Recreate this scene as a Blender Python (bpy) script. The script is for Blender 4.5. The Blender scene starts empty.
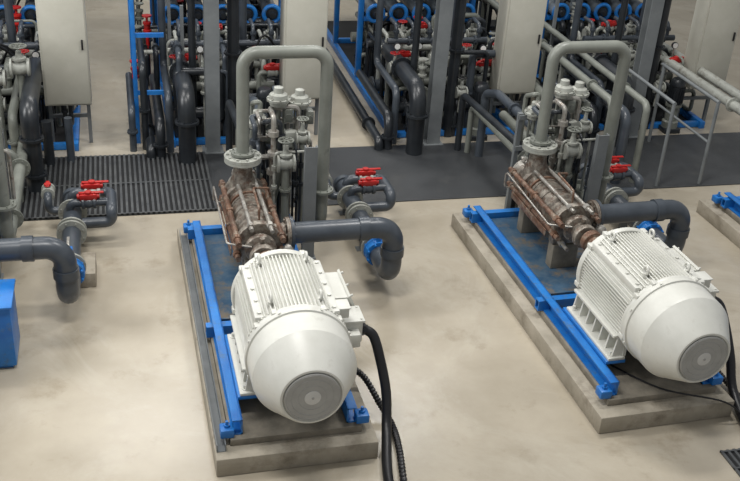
import bpy,bmesh,math,random
from mathutils import Vector,Matrix
random.seed(4)
V=Vector
sc=bpy.context.scene
sc.view_settings.view_transform='Standard'
def lin(c):
    c=c/255.0
    return c/12.92 if c<=0.04045 else ((c+0.055)/1.055)**2.4
def rgb(c): return (lin(c[0]),lin(c[1]),lin(c[2]),1)
def mat(name,c1,c2=None,rough=.5,metal=0,scale=4,detail=6,lo=.35,hi=.65,bump=0,bscale=60,rvar=0,c3=None,s3=1.2,lo3=.55,hi3=.7,c4=None,s4=.3,lo4=.5,hi4=.7):
    m=bpy.data.materials.new(name);m.use_nodes=True
    nt=m.node_tree;N=nt.nodes;L=nt.links
    b=N['Principled BSDF']
    b.inputs['Roughness'].default_value=rough;b.inputs['Metallic'].default_value=metal
    tc=N.new('ShaderNodeTexCoord')
    nz=N.new('ShaderNodeTexNoise');nz.inputs['Scale'].default_value=scale;nz.inputs['Detail'].default_value=detail;nz.inputs['Roughness'].default_value=.6
    L.new(tc.outputs['Object'],nz.inputs['Vector'])
    cr=N.new('ShaderNodeValToRGB');cr.color_ramp.elements[0].position=lo;cr.color_ramp.elements[1].position=hi
    cr.color_ramp.elements[0].color=rgb(c1);cr.color_ramp.elements[1].color=rgb(c2 or tuple(min(255,x*1.08) for x in c1))
    L.new(nz.outputs['Fac'],cr.inputs['Fac'])
    out=cr.outputs['Color']
    for cc,ss,l_,h_,dist in ((c3,s3,lo3,hi3,0),(c4,s4,lo4,hi4,1.5)):
        if not cc: continue
        n3=N.new('ShaderNodeTexNoise');n3.inputs['Scale'].default_value=ss;n3.inputs['Detail'].default_value=10;n3.inputs['Roughness'].default_value=.7
        n3.inputs['Distortion'].default_value=dist
        L.new(tc.outputs['Object'],n3.inputs['Vector'])
        r3=N.new('ShaderNodeMapRange');r3.inputs['From Min'].default_value=l_;r3.inputs['From Max'].default_value=h_
        L.new(n3.outputs['Fac'],r3.inputs['Value'])
        mx=N.new('ShaderNodeMixRGB');mx.inputs['Color2'].default_value=rgb(cc)
        L.new(r3.outputs['Result'],mx.inputs['Fac']);L.new(out,mx.inputs['Color1']);out=mx.outputs['Color']
    L.new(out,b.inputs['Base Color'])
    if rvar:
        rr=N.new('ShaderNodeMapRange');rr.inputs['To Min'].default_value=rough-rvar;rr.inputs['To Max'].default_value=rough+rvar
        L.new(nz.outputs['Fac'],rr.inputs['Value']);L.new(rr.outputs['Result'],b.inputs['Roughness'])
    if bump:
        n2=N.new('ShaderNodeTexNoise');n2.inputs['Scale'].default_value=bscale;n2.inputs['Detail'].default_value=4
        L.new(tc.outputs['Object'],n2.inputs['Vector'])
        bp=N.new('ShaderNodeBump');bp.inputs['Strength'].default_value=bump;bp.inputs['Distance'].default_value=.01
        L.new(n2.outputs['Fac'],bp.inputs['Height']);L.new(bp.outputs['Normal'],b.inputs['Normal'])
    return m
MF=mat('floor_screed',(160,151,134),(178,169,152),rough=.22,scale=.9,detail=14,lo=.34,hi=.66,bump=.04,bscale=25,rvar=.12,c3=(128,116,96),s3=1.5,lo3=.56,hi3=.84,c4=(186,179,164),s4=.5,lo4=.5,hi4=.78)
MC=mat('plinth_concrete',(144,137,122),(166,158,143),rough=.8,scale=3,detail=9,bump=.3,bscale=40,c3=(106,97,82),s3=2.6,lo3=.52,hi3=.78)
MC2=mat('grout_concrete',(108,103,92),(138,131,118),rough=.85,scale=5,detail=9,bump=.3,bscale=40)
MB=mat('blue_paint',(20,98,174),(38,122,196),rough=.4,scale=3,c3=(78,104,128),s3=8,lo3=.54,hi3=.72)
MBT=mat('blue_tray',(52,84,112),(84,104,120),rough=.22,scale=5,c3=(118,108,92),s3=3,lo3=.48,hi3=.62)
MW=mat('motor_white',(198,198,190),(211,211,204),rough=.36,scale=3,c3=(172,170,159),s3=6,lo3=.56,hi3=.85)
MG=mat('grille_grey',(156,156,153),(166,166,163),rough=.5,scale=8)
MG2=mat('grille_centre',(190,190,187),rough=.45)
MP=mat('dark_pvc',(56,62,69),(72,78,85),rough=.33,scale=3)
MK=mat('black_pipe',(28,31,35),(44,48,52),rough=.33,scale=3)
ML=mat('grey_paint_pipe',(112,115,108),(130,133,125),rough=.38,scale=3,c3=(92,94,88),s3=6,lo3=.6,hi3=.8)
MLL=mat('light_grey',(146,148,141),(168,170,162),rough=.4,scale=4,c3=(108,103,92),s3=9,lo3=.52,hi3=.72)
MCOL=mat('column_grey',(104,108,110),(120,124,125),rough=.5,scale=3)
MS=mat('grimy_steel',(102,96,88),(156,149,138),rough=.45,metal=.4,scale=14,detail=10,bump=.25,bscale=30,c3=(88,60,44),s3=11,lo3=.48,hi3=.66,c4=(58,52,46),s4=7,lo4=.54,hi4=.74)
MS2=mat('clean_steel',(150,147,140),(184,181,174),rough=.35,metal=.5,scale=8,c3=(108,84,66),s3=12,lo3=.5,hi3=.7)
MR=mat('copper_brown',(92,66,52),(128,98,80),rough=.5,metal=.35,scale=10,bump=.2,c3=(148,138,124),s3=12,lo3=.5,hi3=.66,c4=(66,52,44),s4=6,lo4=.52,hi4=.7)
MRD=mat('red_handle',(164,26,26),(188,40,34),rough=.4,scale=5)
MBK=mat('black_rubber',(16,16,18),(26,26,29),rough=.42,scale=6)
MCB=mat('cabinet_beige',(178,176,163),(190,188,176),rough=.45,scale=2)
MV=mat('vessel_grey',(96,104,112),(120,128,134),rough=.35,scale=3)
MWL=mat('wall_plaster',(170,172,170),(184,186,184),rough=.8,scale=1)
MMAT=mat('rubber_mat',(50,52,54),(64,66,68),rough=.42,scale=1.5,bump=.6,bscale=120,c3=(80,80,78),s3=2,lo3=.55,hi3=.8)
MGR=mat('grating_bar',(74,76,78),(96,98,98),rough=.4,metal=.3,scale=6)
MDK=mat('trench_and_shade_dark',(18,19,21),(28,29,31),rough=.7,scale=3)
MGL=mat('gauge_face',(225,225,222),rough=.2)

class G:
    def __init__(s): s.v=[];s.f=[];s.m=[];s.mi=0
    def add(s,vs,fs):
        o=len(s.v);s.v+=[V(v) for v in vs]
        for f in fs: s.f.append([i+o for i in f]);s.m.append(s.mi)
        return s
    def box(s,x0,x1,y0,y1,z0,z1,b=0,M=None):
        bm=bmesh.new();bmesh.ops.create_cube(bm,size=1)
        for v in bm.verts: v.co=V(((x0+x1)/2+v.co.x*(x1-x0),(y0+y1)/2+v.co.y*(y1-y0),(z0+z1)/2+v.co.z*(z1-z0)))
        if b: bmesh.ops.bevel(bm,geom=bm.edges[:],offset=b,segments=2,affect='EDGES',profile=.5)
        if M: bmesh.ops.transform(bm,matrix=M,verts=bm.verts)
        bm.verts.index_update()
        s.add([v.co.copy() for v in bm.verts],[[v.index for v in f.verts] for f in bm.faces]);bm.free();return s
    def poly(s,pts,d):
        pts=[V(p) for p in pts];d=V(d);n=len(pts)
        s.add(pts+[p+d for p in pts],[list(range(n)),list(range(2*n-1,n-1,-1))]+[[i,(i+1)%n,n+(i+1)%n,n+i] for i in range(n)]);return s
    def lathe(s,o,d,prof,n=24):
        o=V(o);d=V(d).normalized()
        a=d.cross(V((0,0,1))).normalized() if abs(d.z)<.9 else d.orthogonal().normalized()
        b=d.cross(a);vs=[];fs=[]
        for r,h in prof:
            for i in range(n):
                t=2*math.pi*i/n;vs.append(o+d*h+(a*math.cos(t)+b*math.sin(t))*max(r,0.0004))
        k=len(prof)
        for j in range(k-1):
            for i in range(n): fs.append([j*n+i,j*n+(i+1)%n,(j+1)*n+(i+1)%n,(j+1)*n+i])
        fs.append(list(range(n-1,-1,-1)));fs.append([(k-1)*n+i for i in range(n)])
        s.add(vs,fs);return s
    def cyl(s,p0,p1,r,r1=None,n=16):
        p0=V(p0);p1=V(p1);return s.lathe(p0,p1-p0,[(r,0),(r if r1 is None else r1,(p1-p0).length)],n)
    def torus(s,c,d,R,r,n=24,m=8):
        c=V(c);d=V(d).normalized();a=d.orthogonal().normalized();b=d.cross(a);vs=[];fs=[]
        for i in range(n):
            t=2*math.pi*i/n;e=a*math.cos(t)+b*math.sin(t)
            for j in range(m):
                u=2*math.pi*j/m;vs.append(c+e*(R+r*math.cos(u))+d*r*math.sin(u))
        for i in range(n):
            for j in range(m): fs.append([i*m+j,((i+1)%n)*m+j,((i+1)%n)*m+(j+1)%m,i*m+(j+1)%m])
        s.add(vs,fs);return s
    def tube(s,pts,r,br=None,n=16,seg=8,rib=0):
        pts=[V(p) for p in pts]
        if br is None: br=r*2.2
        path=[pts[0]]
        for i in range(1,len(pts)-1):
            a=(pts[i-1]-pts[i]);c=(pts[i+1]-pts[i]);la=a.length;lc=c.length;a.normalize();c.normalize()
            ang=a.angle(c)
            if ang>math.pi-.02: path.append(pts[i]);continue
            cut=min(br/math.tan(ang/2),la*.49,lc*.49);rr=cut*math.tan(ang/2)
            cen=pts[i]+(a+c).normalized()*(rr/math.sin(ang/2))
            s0=pts[i]+a*cut-cen;s1=pts[i]+c*cut-cen
            tot=s0.angle(s1);ax=s0.cross(s1).normalized()
            for k in range(seg+1): path.append(cen+Matrix.Rotation(tot*k/seg,3,ax)@s0)
        path.append(pts[-1])
        q=[path[0]]
        for p in path[1:]:
            if (p-q[-1]).length>1e-4:q.append(p)
        path=q;K=len(path);vs=[];fs=[];a=None
        for i,p in enumerate(path):
            t=(path[min(i+1,K-1)]-path[max(i-1,0)]).normalized()
            if a is None: a=t.orthogonal().normalized()
            else: a=(a-t*a.dot(t)).normalized()
            b=t.cross(a);R=r*(1-rib*(i%2))
            for j in range(n):
                u=2*math.pi*j/n;vs.append(p+(a*math.cos(u)+b*math.sin(u))*R)
        for i in range(K-1):
            for j in range(n): fs.append([i*n+j,i*n+(j+1)%n,(i+1)*n+(j+1)%n,(i+1)*n+j])
        fs.append(list(range(n-1,-1,-1)));fs.append([(K-1)*n+j for j in range(n)])
        s.add(vs,fs);return s
    def flange(s,p,d,r,t=.03,nb=8,br=.012):
        p=V(p);d=V(d).normalized();s.lathe(p-d*t,d,[(r,0),(r,t*.94),(r*.97,t*.97),(r*.97,t*1.03),(r,t*1.06),(r,2*t)],28)
        a=d.orthogonal().normalized();b=d.cross(a)
        R=r*.82
        for i in range(nb):
            t2=2*math.pi*(i+.5)/nb;c=p+(a*math.cos(t2)+b*math.sin(t2))*R
            s.cyl(c-d*(t+.018),c+d*(t+.018),br,n=6)
        return s
ORG={}
ALL=[]
def setp(o,label,category,group,kind):
    if label:o['label']=label
    if category:o['category']=category
    if group:o['group']=group
    if kind:o['kind']=kind
def empty(name,at,label,category,group=None):
    o=bpy.data.objects.new(name,None);sc.collection.objects.link(o);o.location=at;o.empty_display_size=.1
    ORG[o]=V(at);setp(o,label,category,group,None);ALL.append(o);return o
def mk(name,g,mats,parent=None,at=(0,0,0),label=None,category=None,group=None,kind=None,ang=38):
    if not isinstance(mats,(list,tuple)):mats=[mats]
    org=ORG[parent] if parent else V(at)
    me=bpy.data.meshes.new(name)
    me.from_pydata([tuple(v-org) for v in g.v],[],g.f)
    for m in mats:me.materials.append(m)
    for p,m in zip(me.polygons,g.m):p.material_index=m
    bm=bmesh.new();bm.from_mesh(me);bmesh.ops.recalc_face_normals(bm,faces=bm.faces);bm.to_mesh(me);bm.free()
    me.polygons.foreach_set('use_smooth',[True]*len(me.polygons))
    me.set_sharp_from_angle(angle=math.radians(ang));me.update()
    o=bpy.data.objects.new(name,me);sc.collection.objects.link(o)
    if parent:o.parent=parent
    else:o.location=at;ALL.append(o)
    ORG[o]=org;setp(o,label,category,group,kind);return o
def pipe(name,pts,r,m,label,fl=(),br=None,group=None,fm=None,cat='pipe',fr=1.55,n=18):
    at=V(pts[0])
    at=V((at.x,at.y,min(V(p).z for p in pts)))
    o=mk(name,G().tube(pts,r,br,n=n),m,at=at,label=label,category=cat,group=group)
    for p,d in fl:
        mk('flange',G().flange(p,d,r*fr,t=max(.014,r*.14),br=max(.007,r*.07)),fm or m,parent=o)
    return o
P=pipe
def dup(root,M):
    kids={}
    for o in list(sc.objects):
        if o.parent:kids.setdefault(o.parent,[]).append(o)
    def rec(o,par):
        n=o.copy();sc.collection.objects.link(n)
        if par: n.parent=par
        for c in list(kids.get(o,[])): rec(c,n)
        return n
    n=rec(root,None);n.matrix_basis=M@root.matrix_basis
    return n
def smooth_path(p,k=8):
    p=[V(q) for q in p];Q=[p[0]]+p+[p[-1]];o=[]
    for i in range(1,len(Q)-2):
        for j in range(k):
            t=j/k;a,b,c,d=Q[i-1:i+3];o.append(.5*((2*b)+(c-a)*t+(2*a-5*b+4*c-d)*t*t+(3*b-a-3*c+d)*t**3))
    o.append(p[-1]);return o

# ------------------------------------------------------------------ pump unit (local metres, origin at plinth corner)
AX,AZ=.77,.93
U=[]
g=G().box(0,1.44,0,4.26,0,.19,b=.012)
U.append((mk('concrete_plinth',g,MC,label='low grey-beige concrete plinth carrying a pump and motor set',category='concrete base',group='concrete pump plinths'),'p'))
g=G().box(.14,1.32,.16,4.10,.19,.26,b=.008)
U.append((mk('grout_pad',g,MC2,at=(0,0,.19),label='raised darker grout pad on a concrete plinth',category='concrete base',group='grout pads'),'p'))
fr=empty('base_frame',(0,.2,.26),'worn bright blue painted steel skid under a pump and motor','steel frame','blue base frames')
def chan(x0,x1,y0,y1,z0,z1,side):
    g=G();t=.014
    g.box(x0,x1,y0,y1,z1-t,z1);g.box(x0,x1,y0,y1,z0,z0+t)
    xm=x0 if side>0 else x1-t
    g.box(xm,xm+t,y0,y1,z0,z1);return g
mk('side_beam',chan(.165,.255,.22,3.98,.26,.42,-1),MB,parent=fr)
mk('side_beam',chan(1.19,1.28,.22,3.98,.26,.42,1),MB,parent=fr)
for y in (1.75,3.82):
    g=G().box(.10,1.36,y,y+.09,.262,.28);g.box(.10,1.36,y,y+.014,.28,.37);g.box(.10,1.36,y+.076,y+.09,.28,.37);g.box(.10,1.36,y,y+.09,.37,.385)
    mk('cross_beam',g,MB,parent=fr)
for x in (.06,1.27):
    for y in (.18,3.96):
        g=G().box(x,x+.12,y,y+.12,.262,.35,b=.012);g.cyl((x+.06,y+.06,.35),(x+.06,y+.06,.41),.014,n=10);g.cyl((x+.06,y+.06,.35),(x+.06,y+.06,.372),.028,n=6)
        mk('anchor_lug',g,MB,parent=fr)
g=G().box(.25,1.20,1.92,3.80,.30,.315);g.box(.25,1.20,1.92,1.94,.30,.36);g.box(.25,.27,1.92,3.8,.30,.36)
mk('drip_tray',g,MBT,parent=fr,label='wet stained blue drip tray')
for x0,x1 in ((.25,.46),(1.04,1.2)):
    mk('mounting_rail',G().box(x0,x1,.5,1.5,.42,.455,b=.004),MB,parent=fr)
for y in (2.50,3.37):
    g=G().box(AX-.20,AX+.12,y,y+.14,.315,.62,b=.01);mk('pump_pedestal',g,MC2,parent=fr,label='grey grimy pump pedestal')
U.append((fr,'f'))
g=G().box(.015,.022,.10,4.05,.19,.27).box(.09,.097,.10,4.05,.19,.27).box(.015,.097,.10,4.05,.19,.197)
U.append((mk('cable_channel',g,MCOL,at=(.05,.1,.19),label='narrow grey steel channel along the edge of a plinth',category='cable channel'),'x'))
# motor
mo=empty('electric_motor',(AX,.5,.455),'large off-white ribbed electric motor with tapered fan cowl','electric motor','white electric motors')
g=G().lathe((AX,0,AZ),(0,1,0),[(.24,-.20),(.252,-.215),(.268,-.212),(.282,-.195),(.432,.075),(.45,.105),(.455,.135),(.458,.37),(.474,.375),(.474,.425),(.455,.43),(.40,.432)],64)
for t in range(8):
    a=math.radians(22.5+45*t);d=V((math.cos(a),0,math.sin(a)));c=V((AX,.40,AZ))+d*.472;g.cyl(c-d*.01,c+d*.014,.014,n=8)
mk('fan_cowl',g,MW,parent=mo,ang=14)
fy=-.222
g=G()
g.lathe((AX,fy,AZ),(0,1,0),[(.232,.0),(.237,.006),(.237,.03)],48)
for r in (.12,.18,.222): g.torus((AX,fy,AZ),(0,1,0),r,.003,n=40,m=6)
g.mi=1;g.lathe((AX,fy-.006,AZ),(0,1,0),[(.05,.0),(.068,.003),(.07,.008)],28)
g.mi=0;g.cyl((AX,fy-.012,AZ),(AX,fy,AZ),.012,n=8)
mk('fan_grille',g,[MG,MG2],parent=mo,label='pale grey round air inlet disc')
n=96;prof=[]
for i in range(n):
    a=2*math.pi*i/n;c,s_=math.cos(a),math.sin(a)
    prof.append((c,s_,min(.445,.402/max(abs(c),abs(s_)))))
g=G();vs=[]
for y in (.44,1.45):
    vs+=[V((AX+c*R,y,AZ+s_*R)) for c,s_,R in prof]
g.add(vs,[[i,(i+1)%n,n+(i+1)%n,n+i] for i in range(n)]+[list(range(n)),list(range(2*n-1,n-1,-1))])
nf=80
for i in range(nf):
    a=2*math.pi*(i+.5)/nf;c,s_=math.cos(a),math.sin(a)
    if s_<-.72: continue
    R=min(.472,.432/max(abs(c),abs(s_)))
    e=V((c,0,s_));tn=V((-s_,0,c));w=.0055
    p=[e*.39-tn*(w+.003),e*.39+tn*(w+.003),e*R+tn*w,e*R-tn*w]
    g.poly([V((AX,.48,AZ))+q for q in p],(0,.93,0))
mk('stator_housing',g,MW,parent=mo,ang=30)
for sx in (-1,1):
    g=G().box(AX+sx*.325-.05,AX+sx*.325+.05,.50,1.40,AZ+.28,AZ+.352,b=.012)
    for y in (.56,.76,.96,1.16,1.34): g.cyl((AX+sx*.33,y,AZ+.345),(AX+sx*.33,y,AZ+.368),.018,n=8)
    mk('shoulder_rail',g,MW,parent=mo)
for y0,y1 in ((.432,.495),(1.40,1.47)):
    g=G().lathe((AX,0,AZ),(0,1,0),[(.40,y0),(.452,y0+.004),(.462,y0+.02),(.462,y1-.01),(.45,y1),(.40,y1)],56)
    for t in (38,62,118,142,200,340):
        a=math.radians(t);c=V((AX+.455*math.cos(a),0,AZ+.455*math.sin(a)));g.box(c.x-.026,c.x+.026,y0-.004,y1+.012,c.z-.026,c.z+.026,b=.008)
        g.cyl((c.x,y0-.015,c.z),(c.x,y1+.02,c.z),.013,n=8)
    mk('end_flange',g,MW,parent=mo)
g=G().lathe((AX,0,AZ),(0,1,0),[(.44,1.47),(.43,1.51),(.30,1.57),(.20,1.59),(.17,1.63),(.12,1.64)],48)
mk('end_shield',g,MW,parent=mo)
mk('drive_shaft',G().cyl((AX,1.64,AZ),(AX,1.76,AZ),.055,n=20),MS2,parent=mo)
for sx in (-1,1):
    g=G();xa=AX+sx*.40
    g.box(xa-.10,xa+.08,.50,1.46,.457,.487,b=.005)
    g.box(xa-.075,xa+.02,.53,1.42,.70,.73,b=.005)
    g.box(min(xa-sx*.09,xa-sx*.06),max(xa-sx*.09,xa-sx*.06),.52,1.44,.485,.80)
    for k in range(7):
        y=.53+k*.146
        g.poly([(xa-sx*.085,y,.485),(xa+sx*.05,y,.485),(xa+sx*.02,y,.70),(xa-sx*.085,y,.76)],(0,.022,0))
    for y in (.57,1.40):
        g.cyl((xa+sx*.045,y,.485),(xa+sx*.045,y,.53),.02,n=6);g.cyl((xa+sx*.045,y,.485),(xa+sx*.045,y,.495),.034,n=14)
    mk('motor_foot',g,MW,parent=mo)
for x,y in ((-.22,.62),(.22,.62),(-.22,1.30),(.22,1.30)):
    z=AZ+.41;g=G().cyl((AX+x,y,z-.10),(AX+x,y,z+.02),.026,n=12);g.torus((AX+x,y,z+.05),(1,0,0),.038,.013,n=18)
    mk('lifting_eye',g,MW,parent=mo)
tb=mk('terminal_box',G().poly([(AX+.38,.88,AZ-.10),(AX+.58,.88,AZ-.10),(AX+.61,.88,AZ+.06),(AX+.54,.88,AZ+.24),(AX+.38,.88,AZ+.24)],(0,.46,0)).box(AX+.36,AX+.50,.84,1.38,AZ-.04,AZ+.16,b=.01),MW,parent=mo,ang=20)
g=G().poly([(AX+.615,.865,AZ+.06),(AX+.635,.865,AZ+.07),(AX+.555,.865,AZ+.265),(AX+.535,.865,AZ+.25)],(0,.49,0))
for y in (.90,1.31):
    for q in (0,.14): g.cyl((AX+.61-q*.42,y,AZ+.10+q),(AX+.645-q*.42,y,AZ+.11+q),.012,n=8)
mk('box_lid',g,MW,parent=tb,ang=20)
cbx=mk('connection_box',G().box(AX+.40,AX+.62,.60,.84,AZ-.08,AZ+.14,b=.02).box(AX+.44,AX+.58,.50,.61,AZ-.06,AZ+.08,b=.012),MW,parent=mo)
g=G().box(AX+.39,AX+.635,.59,.85,AZ+.14,AZ+.165,b=.008)
for x in (AX+.42,AX+.605):
    for y in (.62,.82): g.cyl((x,y,AZ+.165),(x,y,AZ+.175),.011,n=8)
mk('box_lid',g,MW,parent=cbx)
mk('cable_gland',G().cyl((AX+.61,.70,AZ+.01),(AX+.68,.70,AZ-.01),.048,n=14).cyl((AX+.635,.70,AZ+.003),(AX+.66,.70,AZ-.003),.058,n=6),MBK,parent=cbx)
mk('auxiliary_box',G().box(AX+.34,AX+.47,.54,.68,AZ+.24,AZ+.34,b=.012).box(AX+.33,AX+.48,.53,.69,AZ+.335,AZ+.35,b=.005),MW,parent=mo)
U.append((mo,'m'))
cb=mk('power_cable',G().tube(smooth_path([(AX+.67,.70,AZ-.01),(AX+.74,.66,AZ-.06),(1.56,.56,.68),(1.60,.42,.40),(1.57,.22,.14),(1.46,-.25,.048),(1.37,-.9,.048)]),.046,n=14),MBK,at=(1.5,-.4,0),label='thick black power cable arching from a motor connection box',category='cable',group='motor power cables')
U.append((cb,'m'))
cb=mk('power_cable',G().tube(smooth_path([(1.30,.86,.44),(1.48,.80,.32),(1.60,.60,.14),(1.67,.35,.05),(1.65,.05,.038),(1.58,-.35,.038),(1.50,-.9,.038)],18),.034,br=.001,n=12,seg=1,rib=.22),MBK,at=(1.6,-.3,0),label='ribbed black flexible conduit curving down onto the floor',category='cable',group='ribbed motor conduits',ang=20)
U.append((cb,'m'))
# pump
PX=AX-.05
pu=empty('high_pressure_pump',(PX,2.9,.60),'multistage high pressure pump with grimy casing and brown tie bars','pump','multistage high pressure pumps')
mk('shaft_coupling',G().lathe((AX-.02,0,AZ),(0,1,0),[(.10,1.76),(.125,1.77),(.125,1.86),(.09,1.87),(.09,1.95),(.125,1.96),(.125,2.04),(.06,2.05),(.06,2.12)],28),MR,parent=pu)
g=G().lathe((PX,0,AZ),(0,1,0),[(.09,2.08),(.13,2.09),(.14,2.11),(.14,2.15),(.10,2.17),(.10,2.26),(.155,2.28),(.165,2.30),(.165,2.33),(.13,2.34),(.13,2.42)],36)
for t in range(8):
    a=t*math.pi/4;g.cyl((PX+.145*math.cos(a),2.27,AZ+.145*math.sin(a)),(PX+.145*math.cos(a),2.36,AZ+.145*math.sin(a)),.012,n=6)
g.cyl((PX,2.2,AZ+.08),(PX,2.2,AZ+.18),.028,n=10)
mk('bearing_housing',g,MS,parent=pu)
g=G().lathe((PX,0,AZ),(0,1,0),[(.15,2.40),(.235,2.41),(.24,2.42),(.24,2.48),(.20,2.52),(.20,2.66),(.235,2.69),(.235,2.74),(.18,2.75)],40)
g.cyl((PX,2.60,AZ),(PX+.30,2.60,AZ),.115,n=28);g.flange((PX+.33,2.60,AZ),(1,0,0),.175,.02)
g.box(PX-.16,PX+.16,2.52,2.64,.62,.76,b=.01)
mk('suction_casing',g,MS,parent=pu)
mk('stage_casing',G().lathe((PX,0,AZ),(0,1,0),[(.16,2.74),(.198,2.75),(.20,2.76),(.20,2.90),(.212,2.905),(.212,2.93),(.20,2.935),(.20,3.14),(.212,3.145),(.212,3.17),(.20,3.175),(.20,3.34),(.16,3.36)],40),MS,parent=pu)
g=G().lathe((PX,0,AZ),(0,1,0),[(.18,3.34),(.24,3.35),(.245,3.36),(.245,3.41),(.22,3.43),(.22,3.52),(.245,3.54),(.245,3.60),(.2,3.61)],40)
g.lathe((PX-.03,3.46,AZ),(0,0,1),[(.16,.1),(.14,.24),(.11,.32),(.10,.46),(.10,.5)],28)
g.box(PX-.16,PX+.16,3.39,3.51,.62,.76,b=.01)
mk('discharge_casing',g,MS,parent=pu)
mk('outlet_flange',G().flange((PX-.03,3.46,AZ+.51),(0,0,1),.205,.033,nb=10,br=.016),MLL,parent=pu)
g=G().lathe((PX,0,AZ),(0,1,0),[(.2,3.60),(.2,3.63),(.13,3.65),(.13,3.82),(.15,3.84),(.15,3.87),(.05,3.90)],32)
mk('rear_bearing_housing',g,MS2,parent=pu)
for t,adeg in enumerate((64,112,22,158,-20,202,240,300)):
    a=math.radians(adeg);x=PX+.25*math.cos(a);z=AZ+.25*math.sin(a);cop=adeg in(22,158,-20,202)
    y0=2.28-(.05 if t%3==0 else 0)
    g=G().cyl((x,y0,z),(x,3.74,z),.032 if cop else .022,n=12)
    for y in (2.35,3.62): g.cyl((x,y,z),(x,y+.06,z),.046 if cop else .038,n=6)
    if cop: g.box(x-.04,x+.04,2.98,3.03,z-.04,z+.04,b=.008)
    mk('tie_rod',g,MR if cop else MS2,parent=pu,label='long worn %s tie bar'%('brown' if cop else 'silver grey'))
g=G().tube([(PX-.20,3.62,AZ-.1),(PX-.34,3.62,AZ-.1),(PX-.34,3.62,AZ+.12),(PX-.34,2.35,AZ+.06),(PX-.1,2.25,AZ+.06)],.011,br=.06,n=10)
mk('flushing_line',g,MS2,parent=pu,label='thin steel flushing tube')
g=G().tube([(PX+.02,2.56,AZ+.2),(PX+.02,2.56,AZ+.34),(PX+.02,3.0,AZ+.36),(PX+.20,3.1,AZ+.30),(PX+.26,3.3,AZ+.1)],.013,br=.05,n=8)
mk('vent_line',g,MR,parent=pu)
for y in (2.72,3.2):
    mk('clamp_band',G().lathe((PX,y,AZ),(0,1,0),[(.20,0),(.218,.002),(.218,.03),(.20,.032)],36).box(PX+.12,PX+.17,y,y+.032,AZ+.13,AZ+.19,b=.004),MR,parent=pu)
mk('side_bar',G().box(PX-.29,PX-.275,2.50,3.50,.76,.84,b=.003),MR,parent=pu,label='grimy brown side bar')
mk('seal_pot',G().lathe((PX+.28,2.28,AZ-.25),(0,0,1),[(.03,0),(.06,.02),(.06,.24),(.03,.28)],16),MS2,parent=pu)
U.append((pu,'u'))
UL,UR=PX-.03,1.60
o=pipe('discharge_pipe',[(UL,3.46,1.47),(UL,3.46,2.64),(UR,3.46,2.64),(UR,3.46,.55),(UR,4.0,.55)],.070,ML,'grey painted steel discharge pipe bent in a tall inverted U',fl=[((UL,3.46,1.505),(0,0,1)),((UR,3.46,1.0),(0,0,1))],br=.16,group='tall discharge pipe loops',fr=1.85)
U.append((o,'u'))
SX=2.23
o=pipe('suction_pipe',[(PX+.352,2.60,AZ),(SX,2.60,AZ),(SX,2.60,.30),(SX,3.08,.30)],.116,MP,'dark grey plastic suction pipe with two elbows beside a pump',fl=[((PX+.37,2.60,AZ),(1,0,0))],br=.19,group='suction pipes')
mk('pipe_socket',G().cyl((SX-.40,2.6,AZ),(SX-.29,2.6,AZ),.132,n=24),MP,parent=o)
mk('pipe_socket',G().cyl((SX,2.6,.58),(SX,2.6,.68),.132,n=24),MP,parent=o)
U.append((o,'s'))
HZ=.30
bv=empty('butterfly_valve',(SX,3.16,.1),'bright blue butterfly valve clamped in a dark pipe','valve','blue butterfly valves')
g=G().lathe((SX,0,HZ),(0,1,0),[(.11,3.09),(.155,3.095),(.16,3.12),(.145,3.13),(.145,3.19),(.16,3.20),(.155,3.225),(.11,3.23)],32)
for t in range(8):
    a=math.pi*(t+.5)/4;g.cyl((SX+.14*math.cos(a),3.06,HZ+.14*math.sin(a)),(SX+.14*math.cos(a),3.26,HZ+.14*math.sin(a)),.013,n=6)
mk('valve_body',g,MB,parent=bv)
mk('valve_neck',G().cyl((SX,3.16,HZ+.12),(SX,3.16,HZ+.26),.03,n=12).box(SX-.05,SX+.05,3.11,3.21,HZ+.24,HZ+.30,b=.01),MB,parent=bv)
mk('lever',G().box(SX-.015,SX+.015,3.16,3.40,HZ+.30,HZ+.315,b=.004),MS2,parent=bv)
U.append((bv,'s'))
o=pipe('header_pipe',[(SX,3.24,HZ),(SX,4.95,HZ)],.11,MP,'dark grey plastic pipe run low over the floor with flanges',fl=[((SX,3.28,HZ),(0,1,0)),((SX,4.05,HZ),(0,1,0)),((SX,4.13,HZ),(0,1,0)),((SX,4.60,HZ),(0,1,0))],group='low header pipes',fm=MLL)
mk('end_cap',G().lathe((SX,4.93,HZ),(0,1,0),[(.135,0),(.135,.08),(.08,.12)],24),MP,parent=o)
mk('branch_pipe',G().tube([(SX,4.80,HZ),(SX,4.80,.46),(SX+.46,4.80,.46),(SX+.46,4.30,.46),(SX+.46,4.30,.30),(SX+.12,4.30,.30)],.065,br=.1,n=14),MP,parent=o)
mk('branch_pipe',G().tube([(SX-.02,4.48,.34),(SX-.02,4.48,.48),(SX+.42,4.48,.48)],.05,br=.08,n=14),MP,parent=o)
mk('branch_pipe',G().tube([(SX,4.66,HZ),(SX-.28,4.66,HZ),(SX-.28,4.66,.46),(SX-.28,5.0,.46)],.05,br=.08,n=14),MP,parent=o)
for y in (3.75,4.72): mk('pipe_support',G().box(SX-.05,SX+.05,y,y+.05,.012,.20).box(SX-.10,SX+.10,y-.03,y+.08,0,.012),MCOL,parent=o)
U.append((o,'s'))
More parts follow.
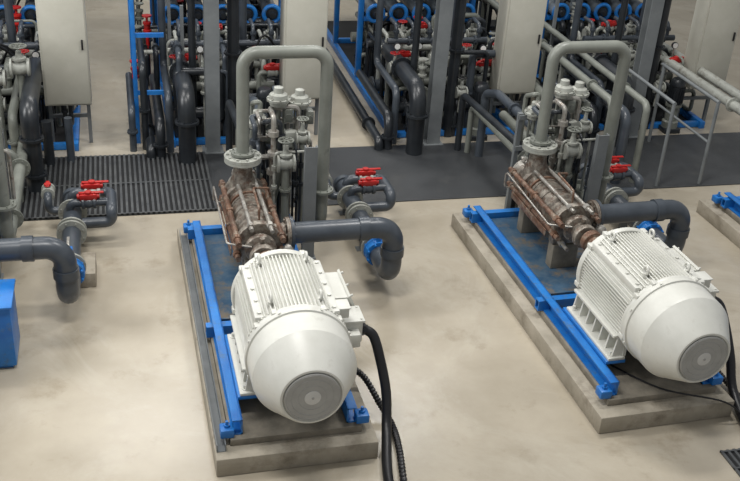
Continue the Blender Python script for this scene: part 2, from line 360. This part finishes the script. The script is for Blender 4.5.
def ballv(c,d,r,label,grp,lev=.24,body=MLL,big=False):
    c=V(c);d=V(d);e=empty('ball_valve',c-V((0,0,r*1.5)),label,'valve',grp)
    g=G().lathe(c-d*r*1.6,d,[(r*1.1,0),(r*1.5,.004),(r*1.5,r*.6),(r*1.2,r*.7),(r*1.4,r*1.6),(r*1.2,r*2.5),(r*1.5,r*2.6),(r*1.5,r*3.2),(r*1.1,r*3.21)],20)
    mk('valve_body',g,body,parent=e)
    M0=Matrix.Translation(c)@Matrix.Rotation(math.atan2(d.y,d.x),4,'Z')
    if big:
        mk('actuator',G().box(-.10,.10,-.05,.05,r*.9,r*.9+.075,b=.014,M=M0).cyl(M0@V((-.13,0,r*.9+.037)),M0@V((.13,0,r*.9+.037)),.034,n=14),MRD,parent=e,label='red actuator body')
        z=r*.9+.075
    else:
        mk('stem',G().cyl(c+V((0,0,r)),c+V((0,0,r*1.6)),r*.6,n=10),body,parent=e);z=r*1.6
    q=c+V((0,0,z))
    M=Matrix.Translation(q)@Matrix.Rotation(math.atan2(d.y,d.x),4,'Z')
    mk('handle',G().box(-lev*.6,lev,-.022,.022,0,.018,b=.006,M=M).lathe(q,(0,0,1),[(.042,0),(.045,.012),(.04,.026)],14),MRD,parent=e)
    return e
U.append((ballv((SX+.24,4.80,.46),(1,0,0),.058,'grey ball valve with bulky red actuator and lever','red ball valves',.20,MLL,True),'s'))
U.append((ballv((SX+.20,4.48,.48),(1,0,0),.052,'dark ball valve with bulky red actuator and lever','dark ball valves',.18,MP,True),'s'))
U.append((ballv((SX-.28,4.86,.46),(0,1,0),.055,'grey ball valve with flat red lever','grey ball valves',.10,MLL),'s'))
def gatev(c,r,label,grp,h=.3,body=MLL,wheel=MRD):
    c=V(c);e=empty('gate_valve',c-V((0,0,r)),label,'valve',grp)
    mk('valve_body',G().lathe(c-V((r*1.6,0,0)),(1,0,0),[(r,0),(r*1.6,.003),(r*1.6,r*.4),(r*1.05,r*.5),(r*1.25,r*1.6),(r*1.05,r*2.7),(r*1.6,r*2.8),(r*1.6,r*3.2),(r,r*3.21)],20).lathe(c,(0,0,1),[(r*.9,0),(r*.8,r*1.4),(r*1.15,r*1.45),(r*1.15,r*1.8),(r*.6,r*1.9),(r*.4,h*.8)],16),body,parent=e)
    g=G().torus(c+V((0,0,h)),(0,0,1),r*1.3,r*.16,n=20,m=6).cyl(c+V((0,0,h*.7)),c+V((0,0,h+.02)),r*.18,n=8)
    for k in range(3):
        a=k*math.pi/3;v=V((math.cos(a),math.sin(a),0))*r*1.3;g.cyl(c+V((0,0,h))-v,c+V((0,0,h))+v,r*.12,n=6)
    mk('handwheel',g,wheel,parent=e);return e
def ctrlv(c,label,grp,hz=.9):
    c=V(c);e=empty('control_valve',(c.x,c.y,c.z-.1),label,'valve',grp)
    mk('valve_body',G().lathe(c-V((0,.13,0)),(0,1,0),[(.05,0),(.10,.003),(.10,.03),(.06,.04),(.085,.13),(.06,.22),(.10,.23),(.10,.26),(.05,.262)],20),MLL,parent=e)
    mk('yoke',G().cyl(c+V((0,0,.05)),c+V((0,0,hz-.1)),.03,n=12).cyl(c+V((0,0,.1)),c+V((0,0,.16)),.06,n=14).cyl(c+V((0,0,.3)),c+V((0,0,.35)),.055,n=14).box(c.x-.07,c.x-.05,c.y-.015,c.y+.015,c.z+.33,c.z+hz-.18).box(c.x+.05,c.x+.07,c.y-.015,c.y+.015,c.z+.33,c.z+hz-.18),ML,parent=e)
    g=G().lathe(c+V((0,0,hz-.22)),(0,0,1),[(.06,0),(.10,.02),(.11,.07),(.135,.075),(.135,.10),(.11,.105),(.10,.15),(.06,.17),(.055,.23),(.03,.24)],24)
    for k in range(8):
        a=k*math.pi/4;g.cyl(c+V((.122*math.cos(a),.122*math.sin(a),hz-.16)),c+V((.122*math.cos(a),.122*math.sin(a),hz-.10)),.01,n=6)
    mk('actuator',g,MLL,parent=e)
    mk('positioner',G().box(c.x+.06,c.x+.16,c.y-.07,c.y+.07,c.z+hz-.40,c.z+hz-.24,b=.012).lathe((c.x+.11,c.y-.07,c.z+hz-.32),(0,-1,0),[(.035,0),(.035,.02)],14),ML,parent=e)
    return e
U.append((ctrlv((1.17,4.00,1.16),'pale grey control valve with round diaphragm actuator','diaphragm control valves',.88),'u'))
U.append((ctrlv((1.44,4.12,1.10),'pale grey control valve with round diaphragm actuator','diaphragm control valves',.86),'u'))
U.append((ctrlv((.98,4.30,.85),'pale grey control valve with round diaphragm actuator','diaphragm control valves',.80),'u'))
U.append((gatev((1.20,3.62,1.28),.065,'pale grey gate valve with grey handwheel','grey gate valves',.28,MLL,ML),'u'))
U.append((gatev((1.42,3.80,1.50),.05,'pale grey gate valve with grey handwheel','grey gate valves',.24,MLL,ML),'u'))
o=pipe('valve_stub',[(1.20,3.62,.40),(1.20,3.62,1.22)],.045,ML,'grey upright pipe below a gate valve',fl=[((1.2,3.62,.95),(0,0,1))],group='grey upright pipes');U.append((o,'u'))
o=pipe('valve_stub',[(1.42,3.80,.40),(1.42,3.80,1.48)],.035,ML,'grey upright pipe below a gate valve',fl=[((1.42,3.8,1.2),(0,0,1))],group='grey upright pipes');U.append((o,'u'))
o=pipe('bypass_pipe',[(1.17,3.86,1.16),(1.17,3.76,1.16),(1.05,3.76,.62),(1.05,3.3,.62)],.045,ML,'short grey bypass pipe dropping beside a pump',group='bypass pipes',br=.1);U.append((o,'u'))
e=empty('pipe_bracket',(1.1,4.35,0),'dark steel bracket frame holding instrument tubes behind a pump','steel frame','dark pipe brackets')
mk('upright',G().box(.78,.84,4.32,4.38,0,1.5),MCOL,parent=e);mk('upright',G().box(1.52,1.58,4.32,4.38,0,1.5),MCOL,parent=e)
mk('crossbar',G().box(.78,1.58,4.30,4.34,1.0,1.06),MCOL,parent=e);mk('crossbar',G().box(.78,1.58,4.30,4.34,1.42,1.48),MCOL,parent=e)
mk('junction_box',G().box(1.24,1.38,3.88,3.98,1.35,1.54,b=.01).box(1.28,1.34,3.98,4.0,.9,1.54),MLL,parent=e)
rnd=random.Random(11)
for i in range(26):
    x=rnd.uniform(.88,1.5);y=rnd.uniform(3.62,4.4);z=rnd.uniform(1.0,2.0);x2=rnd.uniform(.9,1.62);m=rnd.choice([MS2,MLL,MK,ML,MP,MK]);r=rnd.choice([.012,.016,.022,.03])
    lab={MS2:'steel',MLL:'pale grey',MK:'black',ML:'grey',MP:'dark grey'}[m]
    pts=[(x,y,.3),(x,y,z),(x2,y,z),(x2,y+.22,z-.1),(x2,y+.22,.4)] if i%2 else [(x,y,z-.5),(x,y,z),(x,y+.3,z),(x2,y+.3,z),(x2,y+.3,z-.6)]
    mk('instrument_tube',G().tube(pts,r,.06,n=8).cyl((x,y,z-.22),(x,y,z-.16),r*2.1,n=8).cyl((x,y,z-.45),(x,y,z-.41),r*2.3,n=8),m,parent=e,label='thin %s instrument tube'%lab)
U.append((e,'u'))
o=pipe('bridging_pipe',[(1.17,4.14,1.16),(1.17,5.9,1.16),(1.17,6.35,1.0),(1.17,6.35,0)],.062,MP,'dark pipe bridging the walkway from a pump towards a rack',fl=[((1.17,4.5,1.16),(0,1,0)),((1.17,5.3,1.16),(0,1,0))],group='bridging pipes');U.append((o,'u'))
o=pipe('bridging_pipe',[(.92,4.45,0),(.92,4.45,1.0),(.92,6.6,.9),(.92,6.6,0)],.05,MK,'dark pipe bridging the walkway from a pump towards a rack',group='bridging pipes');U.append((o,'u'))
o=pipe('bridging_pipe',[(1.04,4.6,0),(1.04,4.6,.75),(1.04,6.5,.75),(1.04,6.5,0)],.045,ML,'grey pipe bridging the walkway from a pump towards a rack',group='bridging pipes');U.append((o,'u'))
o=pipe('drop_pipe',[(1.44,4.26,1.10),(1.44,4.8,1.10),(1.44,4.8,0)],.05,ML,'grey pipe turning down to the floor behind a valve',group='grey drop pipes',br=.12);U.append((o,'u'))
o=pipe('crossing_pipe',[(UR,4.0,.55),(UR,6.6,.55)],.070,ML,'grey steel pipe run crossing the walkway',fl=[((UR,4.02,.55),(0,1,0)),((UR,5.4,.55),(0,1,0))],group='grey crossing pipes',fr=1.8);U.append((o,'u'))
g=G().box(1.36,1.50,3.30,3.315,.19,1.60).box(1.36,1.372,3.315,3.37,.19,1.60).box(1.488,1.50,3.315,3.37,.19,1.60).box(1.34,1.52,3.27,3.40,.19,.205)
U.append((mk('support_post',g,MCOL,at=(1.43,3.33,.19),label='tall flat grey steel plate post beside a pump',category='steel post',group='pipe support posts'),'u'))
Y0=6.64
def T(x,deg): return Matrix.Translation((x,Y0,0))@Matrix.Rotation(math.radians(deg),4,'Z')
for X0,deg,tags in ((4.19,1.7,'pfmus'),(-2.89,0,'pfus'),(7.76,1.7,'pf')):
    for o,t in U:
        if t in tags: dup(o,T(X0,deg))
for o,t in U: o.matrix_basis=T(.60,.6)@o.matrix_basis

# ------------------------------------------------------------------ racks
R0=len(ALL);XR=1.25;BL,BR=.68,2.66
rf=empty('rack_frame',(XR,15,0),'blue painted steel rack frame crowded with small pipework','steel rack','blue rack frames')
for x in (BL,BR):
    mk('base_beam',G().box(x-.045,x+.045,13.75,20,.0,.12,b=.006),MB,parent=rf)
for y in (13.80,15.6,18.5):
    mk('cross_beam',G().box(BL+.045,BR-.045,y,y+.09,.01,.10,b=.006),MB,parent=rf)
mk('rack_shade_sheet',G().box(BL+.05,BR-.05,13.9,20,.0,.012),MDK,parent=rf,label='dark sheet standing for shade under the pipework')  # dark sheet paints in the shade between the rack pipes, no real tray
for x in (BL,BR):
    for y in (16.3,18.2,19.8): mk('upright',G().box(x-.045,x+.045,y-.045,y+.045,.13,3.0,b=.005),MB,parent=rf)
for y in (16.3,18.2,19.8):
    for z in (1.12,1.56,2.00): mk('vessel_beam',G().box(BL+.045,BR-.045,y-.04,y+.04,z,z+.07,b=.005),MB,parent=rf)
for z in (1.33,1.77,2.21):
    for k in range(5):
        x=.86+k*.40
        e=empty('pressure_vessel',(x,17.5,z-.135),'grey tubular membrane pressure vessel with blue end ring','pressure vessel','membrane pressure vessels')
        mk('vessel_shell',G().cyl((x,16.02,z),(x,20.1,z),.125,n=20),MV,parent=e)
        mk('end_ring',G().torus((x,16.0,z),(0,1,0),.135,.034,n=28,m=8),MB,parent=e,label='thick blue end ring')
        mk('end_cap',G().lathe((x,16.02,z),(0,-1,0),[(.12,0),(.12,.01),(.07,.02),(.05,.12),(.03,.12)],20),MK,parent=e)
g=G().box(XR-.10,XR+.10,13.50,13.515,.02,4.6).box(XR-.10,XR+.10,13.685,13.70,.02,4.6).box(XR-.006,XR+.006,13.515,13.685,.02,4.6).box(XR-.15,XR+.15,13.45,13.75,0,.02)
mk('steel_column',g,MCOL,at=(XR,13.6,0),label='tall grey steel I-section column',category='column',group='grey steel columns')
cx=2.60
cb=empty('control_cabinet',(cx,14.0,0),'beige electrical control cabinet on a steel stand','electrical cabinet','beige control cabinets')
mk('cabinet_body',G().box(cx-.30,cx+.33,13.80,14.16,.68,2.35,b=.01),MCB,parent=cb)
d=mk('cabinet_door',G().box(cx-.27,cx+.315,13.775,13.80,.71,2.33,b=.006),MCB,parent=cb)
mk('door_handle',G().box(cx+.25,cx+.275,13.75,13.775,1.5,1.64,b=.004),MBK,parent=d)
mk('stand_leg',G().box(cx-.28,cx-.23,14.05,14.10,0,.68),MCOL,parent=cb);mk('stand_leg',G().box(cx+.25,cx+.30,14.05,14.10,0,.68),MCOL,parent=cb)
mk('stand_rail',G().box(cx-.23,cx+.25,14.05,14.10,.40,.45),MCOL,parent=cb)
P('feed_pipe',[(.86,13.22,0),(.86,13.22,1.0),(.86,15.3,1.0)],.125,MK,'thick black pipe rising from the floor and bending into a rack',fl=[((.86,13.22,.62),(0,0,1)),((.86,14.2,1.0),(0,1,0))],br=.26,group='thick black feed pipes',fr=1.35)
P('feed_pipe',[(.50,13.42,0),(.50,13.42,.50),(.50,15.4,.50)],.07,MK,'black pipe bending from the floor along a rack',fl=[((.50,13.42,.2),(0,0,1))],br=.2,group='black rack side pipes')
P('feed_pipe',[(.64,13.62,0),(.64,13.62,.85),(.64,14.9,.85),(.64,14.9,2.6)],.055,MP,'dark grey pipe stepping up through a rack',br=.14,group='stepped rack pipes')
P('riser_pipe',[(1.58,13.85,0),(1.58,13.85,4.6)],.085,MK,'tall straight black riser pipe beside a column',fl=[((1.58,13.85,1.4),(0,0,1))],group='black riser pipes')
P('riser_pipe',[(1.02,14.1,0),(1.02,14.1,4.6)],.055,MK,'slim black riser pipe beside a column',group='slim black riser pipes')
P('riser_pipe',[(1.85,14.9,0.0),(1.85,14.9,4.6)],.06,MP,'dark grey riser pipe inside a rack',group='slim dark grey riser pipes')
def manifold(z,y,x0,x1,r,m,nb,lab,br=.04,dz=.3,fx=()):
    o=P('manifold_pipe',[(x0,y,z),(x1,y,z)],r,m,lab,fl=[((x,y,z),(1,0,0)) for x in fx],group=lab+'s')
    for k in range(nb):
        x=x0+(k+.5)*(x1-x0)/nb
        mk('branch_pipe',G().tube([(x,y,z),(x,y,z+dz),(x,y+.35,z+dz)] if dz>0 else [(x,y,z),(x,y-.22,z),(x,y-.22,z+dz)],br,br=.1,n=12),m,parent=o)
        mk('branch_flange',G().flange((x,y,z+dz*.6) if dz>0 else (x,y-.22,z+dz*.6),(0,0,1),br*1.6,.012,nb=6,br=.006),m,parent=o)
    return o
manifold(.72,14.35,.72,2.25,.07,ML,5,'grey manifold pipe with upright branches',.045,.34,(1.4,2.1))
manifold(.42,14.05,.75,2.2,.09,MK,4,'black manifold pipe with bent branches',.05,-.40,(.9,1.8))
manifold(1.02,15.1,.72,2.3,.055,MLL,6,'pale manifold pipe with upright branches',.03,.2,(.8,1.6))
manifold(.30,15.35,.75,2.3,.10,MP,4,'dark grey manifold pipe with upright branches',.05,.4,(.7,1.9))
manifold(.85,15.9,.72,2.5,.08,MK,5,'black rear manifold pipe with upright branches',.045,.32,(1.0,2.0))
manifold(1.25,14.75,.75,2.4,.05,MP,6,'dark upper manifold pipe with upright branches',.03,.25,(1.1,2.2))
manifold(.55,17.2,.75,2.5,.09,ML,5,'grey far manifold pipe with upright branches',.05,.32,(1.0,2.0))
for x,y,z,w in ((.78,14.35,.95,MRD),(1.42,14.35,1.08,MBK),(2.02,14.6,.98,MRD),(1.75,15.1,1.28,MBK),(2.3,15.2,1.2,MBK),(1.2,15.5,1.1,MRD),(1.7,13.75,.75,MBK)):
    e=gatev((x,y,z),.055,'small gate valve with %s handwheel'%('red' if w is MRD else 'black'),'rack gate valves',.24,MLL,w)
    mk('inlet_stub',G().cyl((x,y,z-.32),(x,y,z-.05),.03,n=10),MLL,parent=e)
for x,y,z in ((1.0,14.7,.72),(2.2,14.2,.72),(1.45,15.3,1.0)):
    e=ballv((x,y,z+.25),(1,0,0),.045,'grey ball valve with red actuator and lever','rack ball valves',.12,MLL,True)
    mk('inlet_pipe',G().tube([(x-.2,y,z-.5),(x-.2,y,z+.25),(x-.06,y,z+.25)],.035,.077,n=12),ML,parent=e)
    mk('outlet_pipe',G().tube([(x+.06,y,z+.25),(x+.25,y,z+.25),(x+.25,y,z-.5)],.035,.077,n=12),ML,parent=e)
def bvac(x,y):
    e=empty('booster_pump',(x,y,0),'small dark vertical booster pump with finned motor','pump','vertical booster pumps')
    mk('pump_base',G().box(x-.14,x+.14,y-.14,y+.14,0,.08,b=.01),MK,parent=e)
    mk('pump_barrel',G().lathe((x,y,.08),(0,0,1),[(.13,0),(.13,.1),(.10,.12),(.10,.35),(.13,.36),(.13,.4)],24),ML,parent=e)
    g=G().lathe((x,y,.48),(0,0,1),[(.10,0),(.11,.02),(.11,.3),(.12,.31),(.12,.38),(.09,.42)],24)
    for k in range(20):
        a=k*math.pi/10;c,s_=math.cos(a),math.sin(a);g.poly([(x+.1*c-.004*s_,y+.1*s_+.004*c,.51),(x+.1*c+.004*s_,y+.1*s_-.004*c,.51),(x+.135*c+.004*s_,y+.135*s_-.004*c,.51),(x+.135*c-.004*s_,y+.135*s_+.004*c,.51)],(0,0,.26))
    mk('pump_motor',g,MK,parent=e)
bvac(2.02,13.72);bvac(1.76,14.55)
for x,z in ((.80,1.3),(1.15,1.3),(2.2,1.25)):
    e=empty('pressure_gauge',(x,14.35,z-.25),'small round dial pressure gauge on a thin stem','gauge','pressure gauges')
    mk('stem',G().cyl((x,14.35,z-.3),(x,14.35,z-.04),.012,n=8),MS2,parent=e)
    mk('dial',G().lathe((x,14.37,z),(0,-1,0),[(.05,0),(.055,.01),(.055,.045),(.048,.048)],20),MBK,parent=e)
    mk('dial_face',G().cyl((x,14.324,z),(x,14.318,z),.045,n=20),MGL,parent=e)
P('drain_pipe',[(.36,13.40,0),(.36,13.40,.14),(.36,18,.14)],.07,MK,'black pipe lying along the floor beside a rack',group='black floor pipes',br=.1,fl=[((.36,14.1,.14),(0,1,0))])
rack=ALL[R0:]
frames={1.25:rf}
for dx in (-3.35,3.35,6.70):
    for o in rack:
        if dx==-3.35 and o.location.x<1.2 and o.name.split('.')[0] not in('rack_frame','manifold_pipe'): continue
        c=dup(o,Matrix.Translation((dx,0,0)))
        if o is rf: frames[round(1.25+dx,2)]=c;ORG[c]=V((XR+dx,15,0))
def clutter(x0,seed,n=30,xa=-.5,xb=1.35,ya=13.9,yb=17.5):
    rnd=random.Random(seed);par=frames[x0]
    for i in range(n):
        x=x0+rnd.uniform(xa,xb);y=rnd.uniform(ya,yb);z=rnd.uniform(.3,1.35);L=rnd.uniform(.4,1.3)
        q=rnd.random();m=MK if q<.42 else MP if q<.66 else ML if q<.9 else MLL
        lab={MK:'black',MP:'dark grey',ML:'grey',MLL:'pale grey'}[m]
        r=rnd.choice([.022,.03,.035,.045,.06])
        k=rnd.random();x2=min(x+L,x0+1.38)
        if k<.32:
            mk('branch_pipe',G().tube([(x,y,0),(x,y,z),(x2,y,z),(x2,y,z*.3),(x2,y+.4,z*.3)],r,.08,n=10).flange((x,y,z*.5),(0,0,1),r*1.6,.014,6,.007),m,parent=par,label='%s small pipe'%lab)
        elif k<.58:
            mk('branch_pipe',G().tube([(x,y,0),(x,y,z),(x,y+L,z),(x,y+L,0)],r,.08,n=10).flange((x,y+L*.5,z),(0,1,0),r*1.6,.014,6,.007),m,parent=par,label='%s small pipe'%lab)
        elif k<.72:
            mk('hose',G().tube(smooth_path([(x,y,.02),(x+.05,y-.05,z*.7),(x+(x2-x)*.4,y,z+.15),(x2,y+.2,z*.6),(x2+.02,y+.3,.02)],5),.018,n=8),MBK,parent=par,label='thin black looping hose')
        elif k<.82:
            mk('strut',G().box(x-.025,x+.025,y-.025,y+.025,0,z+.7),MCOL,parent=par,label='grey steel strut')
        else:
            red=i%5==0
            mk('small_valve',G().lathe((x,y,0),(0,0,1),[(.03,0),(.03,z-.1),(.07,z-.09),(.07,z-.06),(.05,z-.05),(.06,z+.03),(.07,z+.04),(.07,z+.07),(.02,z+.08),(.02,z+.16),(.08,z+.165),(.08,z+.185)],14),MRD if red else (MLL if i%2 else ML),parent=par,label='small upright %s valve'%('red' if red else 'grey'))
clutter(1.25,1,84);clutter(4.6,2,80);clutter(7.95,3,70);clutter(-2.1,5,64)
clutter(1.25,21,16,-1.05,-.6,14.3,18.5);clutter(7.95,23,26,-1.5,-.6,14.0,19);clutter(4.6,24,32,1.3,1.9,14.3,19)
e=empty('upright_frame',(.24,13.9,0),'slim bright blue skid frame with upright posts beside the aisle','steel frame')
for y in (13.95,15.6): mk('post',G().box(.17,.23,y,y+.06,0,2.6,b=.004),MB,parent=e)
for z in (.06,.75,1.6): mk('rail',G().box(.18,.22,14.02,15.6,z,z+.06),MB,parent=e)
for z in (.75,1.6): mk('cross_rail',G().box(.23,.62,13.96,14.0,z,z+.06),MB,parent=e)
P('feed_pipe',[(.12,13.7,0),(.12,13.7,.62),(.12,15.2,.62)],.05,MP,'dark grey pipe coming down beside a blue frame',br=.12,fl=[((.12,13.7,.3),(0,0,1))])
P('feed_pipe',[(.30,13.75,0),(.30,13.75,1.25),(.30,15.2,1.25)],.05,MK,'black pipe coming down beside a blue frame',br=.12,fl=[((.30,13.75,.6),(0,0,1))])
P('feed_pipe',[(-1.16,12.5,0),(-1.16,12.5,1.15),(-1.16,14.2,1.15)],.115,MK,'thick black pipe rising from the grating and bending back',fl=[((-1.16,12.5,.75),(0,0,1)),((-1.16,12.5,.25),(0,0,1))],br=.23,fr=1.35)
P('feed_pipe',[(-1.66,12.1,0),(-1.66,12.1,1.9),(-1.66,14.0,1.9)],.09,MP,'dark grey pipe rising tall and bending back',br=.22)
P('feed_pipe',[(-1.42,13.0,0),(-1.42,13.0,.85),(-1.42,14.6,.85)],.06,ML,'grey pipe rising from the grating and bending back',br=.14,fl=[((-1.42,13.0,.5),(0,0,1))])
P('feed_pipe',[(-1.36,12.2,0),(-1.36,12.2,.7),(-1.7,12.2,.7)],.055,ML,'grey flanged pipe elbow standing on the grating',br=.12,fl=[((-1.36,12.2,.3),(0,0,1)),((-1.36,12.2,.5),(0,0,1))])
gatev((-1.30,13.5,1.35),.08,'pale grey gate valve with grey handwheel','grey wall side valves',.3,MLL,ML)
gatev((-1.62,13.5,1.2),.08,'pale grey gate valve with grey handwheel','grey wall side valves',.3,MLL,ML)
for x,z in ((-1.30,1.3),(-1.62,1.15)): P('valve_stub',[(x,13.5,0),(x,13.5,z)],.05,ML,'grey upright pipe below a gate valve',n=12)
P('riser_pipe',[(-1.02,13.3,0),(-1.02,13.3,.66)],.07,MK,'short black pipe below a control cabinet',n=14)
P('riser_pipe',[(-.74,13.4,0),(-.74,13.4,.66)],.055,MP,'short dark grey pipe below a control cabinet',n=14)
for x,y,z,m,r in ((6.34,13.3,.75,ML,.065),(6.58,13.3,.55,MK,.09),(6.62,11.9,1.25,ML,.055),(6.88,11.9,1.05,MP,.075),(7.16,11.9,1.2,ML,.05)):
    P('long_pipe',[(x,y,0),(x,y,z),(x,19,z)],r,m,'long straight pipe running back beside the racks',br=r*2.2,fl=[((x,14.5,z),(0,1,0)),((x,y+.7,z),(0,1,0))])
for x,z,r in ((8.80,1.0,.07),(9.12,1.0,.07)):
    P('long_pipe',[(x,10.2,0),(x,10.2,z),(x,18.5,z)],r,MLL,'long pale grey pipe crossing over the walkway',br=r*2.2,fl=[((x,12.3,z),(0,1,0))])
e=empty('handrail',(7.8,12.5,0),'grey tubular steel handrail beside a walkway','railing')
for x in (7.46,8.15):
    for y in (11.72,13.3): mk('post',G().cyl((x,y,0),(x,y,1.28),.026,n=10),MCOL,parent=e)
    mk('top_rail',G().cyl((x,11.70,1.28),(x,13.36,1.28),.026,n=10),MCOL,parent=e)
mk('mid_rail',G().cyl((8.15,11.72,.66),(8.15,13.3,.66),.02,n=10),MCOL,parent=e)
# ------------------------------------------------------------------ setting
mk('floor',G().box(-14,18,-3,30,-.3,0),MF,kind='structure')
mk('wall_back',G().box(-14,18,24,24.3,0,8),MWL,at=(0,24,0),kind='structure')
mk('rubber_matting',G().box(1.12,12,11.65,13.52,0,.012),MMAT,at=(3,12.5,0),label='dark grey rubber walkway matting along the pump row',category='floor mat')
g=G().box(-1.45,1.11,11.65,13.52,0,.006);g.mi=1
x=-1.42
while x<1.1:
    g.box(x,x+.03,11.66,13.51,.006,.034);x+=.066
for y in (11.66,12.56,13.48): g.box(-1.44,1.11,y,y+.025,.006,.03)
mk('floor_grating',g,[MDK,MGR],at=(0,12.5,0),label='dark ribbed floor grating over a drainage trench',category='floor grating')
g=G().box(5.23,6.0,5.5,6.22,0,.004);g.mi=1
for k in range(12): g.box(5.23+k*.065,5.255+k*.065,5.5,6.22,.004,.02)
for k in range(4): g.box(5.23,6.0,5.5+k*.23,5.52+k*.23,.004,.022)
mk('drain_grating',g,[MDK,MGR],at=(5.4,6,0),label='small dark steel drain grating set in the floor',category='floor grating')
mk('floor_cable',G().tube(smooth_path([(4.5,7.5,.27),(4.9,6.9,.275),(5.5,6.66,.21),(5.75,6.55,.012),(6.0,6.2,.01),(6.4,5.7,.01)]),.009,n=8),MBK,at=(5.6,6.5,0),label='thin dark cable trailing over the plinth and floor',category='cable')
mk('support_block',G().box(-.78,-.40,9.95,10.45,0,.18,b=.01),MC,at=(-.6,10.1,0),label='small concrete block beside a low pipe',category='concrete block')
e=empty('junction_cabinet',(-1.6,8.7,0),'small blue steel floor cabinet','cabinet')
mk('cabinet_body',G().box(-1.95,-1.15,8.5,9.0,.04,.70,b=.012).box(-1.92,-1.19,8.54,8.96,0,.04),MB,parent=e)
mk('cabinet_lid',G().box(-1.97,-1.13,8.48,9.02,.70,.725,b=.006),MB,parent=e)
# ------------------------------------------------------------------ camera
R=V((.9730,-.2321,.0617)).normalized();F=V((.2247,.8472,-.4774)).normalized()
F=(F-R*F.dot(R)).normalized();Up=R.cross(F).normalized()
cam=bpy.data.cameras.new('camera');co=bpy.data.objects.new('camera',cam);sc.collection.objects.link(co)
m=Matrix.Identity(4)
for i in range(3): m[i][0]=R[i];m[i][1]=Up[i];m[i][2]=-F[i]
m[0][3]=0;m[1][3]=0;m[2][3]=6
co.matrix_world=m
cam.sensor_width=36;cam.lens=36*1000/740;cam.sensor_fit='HORIZONTAL'
sc.camera=co
# ------------------------------------------------------------------ light
w=bpy.data.worlds.new('world');sc.world=w;w.use_nodes=True
w.node_tree.nodes['Background'].inputs[0].default_value=(.95,.97,1,1);w.node_tree.nodes['Background'].inputs[1].default_value=.36
def area(x,y,z,sx,sy,p,col=(1,.98,.95),rot=(0,0,0)):
    l=bpy.data.lights.new('added_area_light','AREA');l.shape='RECTANGLE';l.size=sx;l.size_y=sy;l.energy=p;l.color=col  # area lights added for fill and floor gloss, no real fittings
    o=bpy.data.objects.new('added_area_light',l);sc.collection.objects.link(o);o.location=(x,y,z);o.rotation_euler=rot
area(0,6.5,9.5,2.4,.8,420);area(5,10,9.5,2.4,.8,400);area(-3,12,9.5,3,1,320);area(3,19,9.5,8,2,560)
area(-7,10,6.5,4,2.5,500,(1,1,1),(0,math.radians(-50),0))  # added key light tilted in from the left, not a fixture
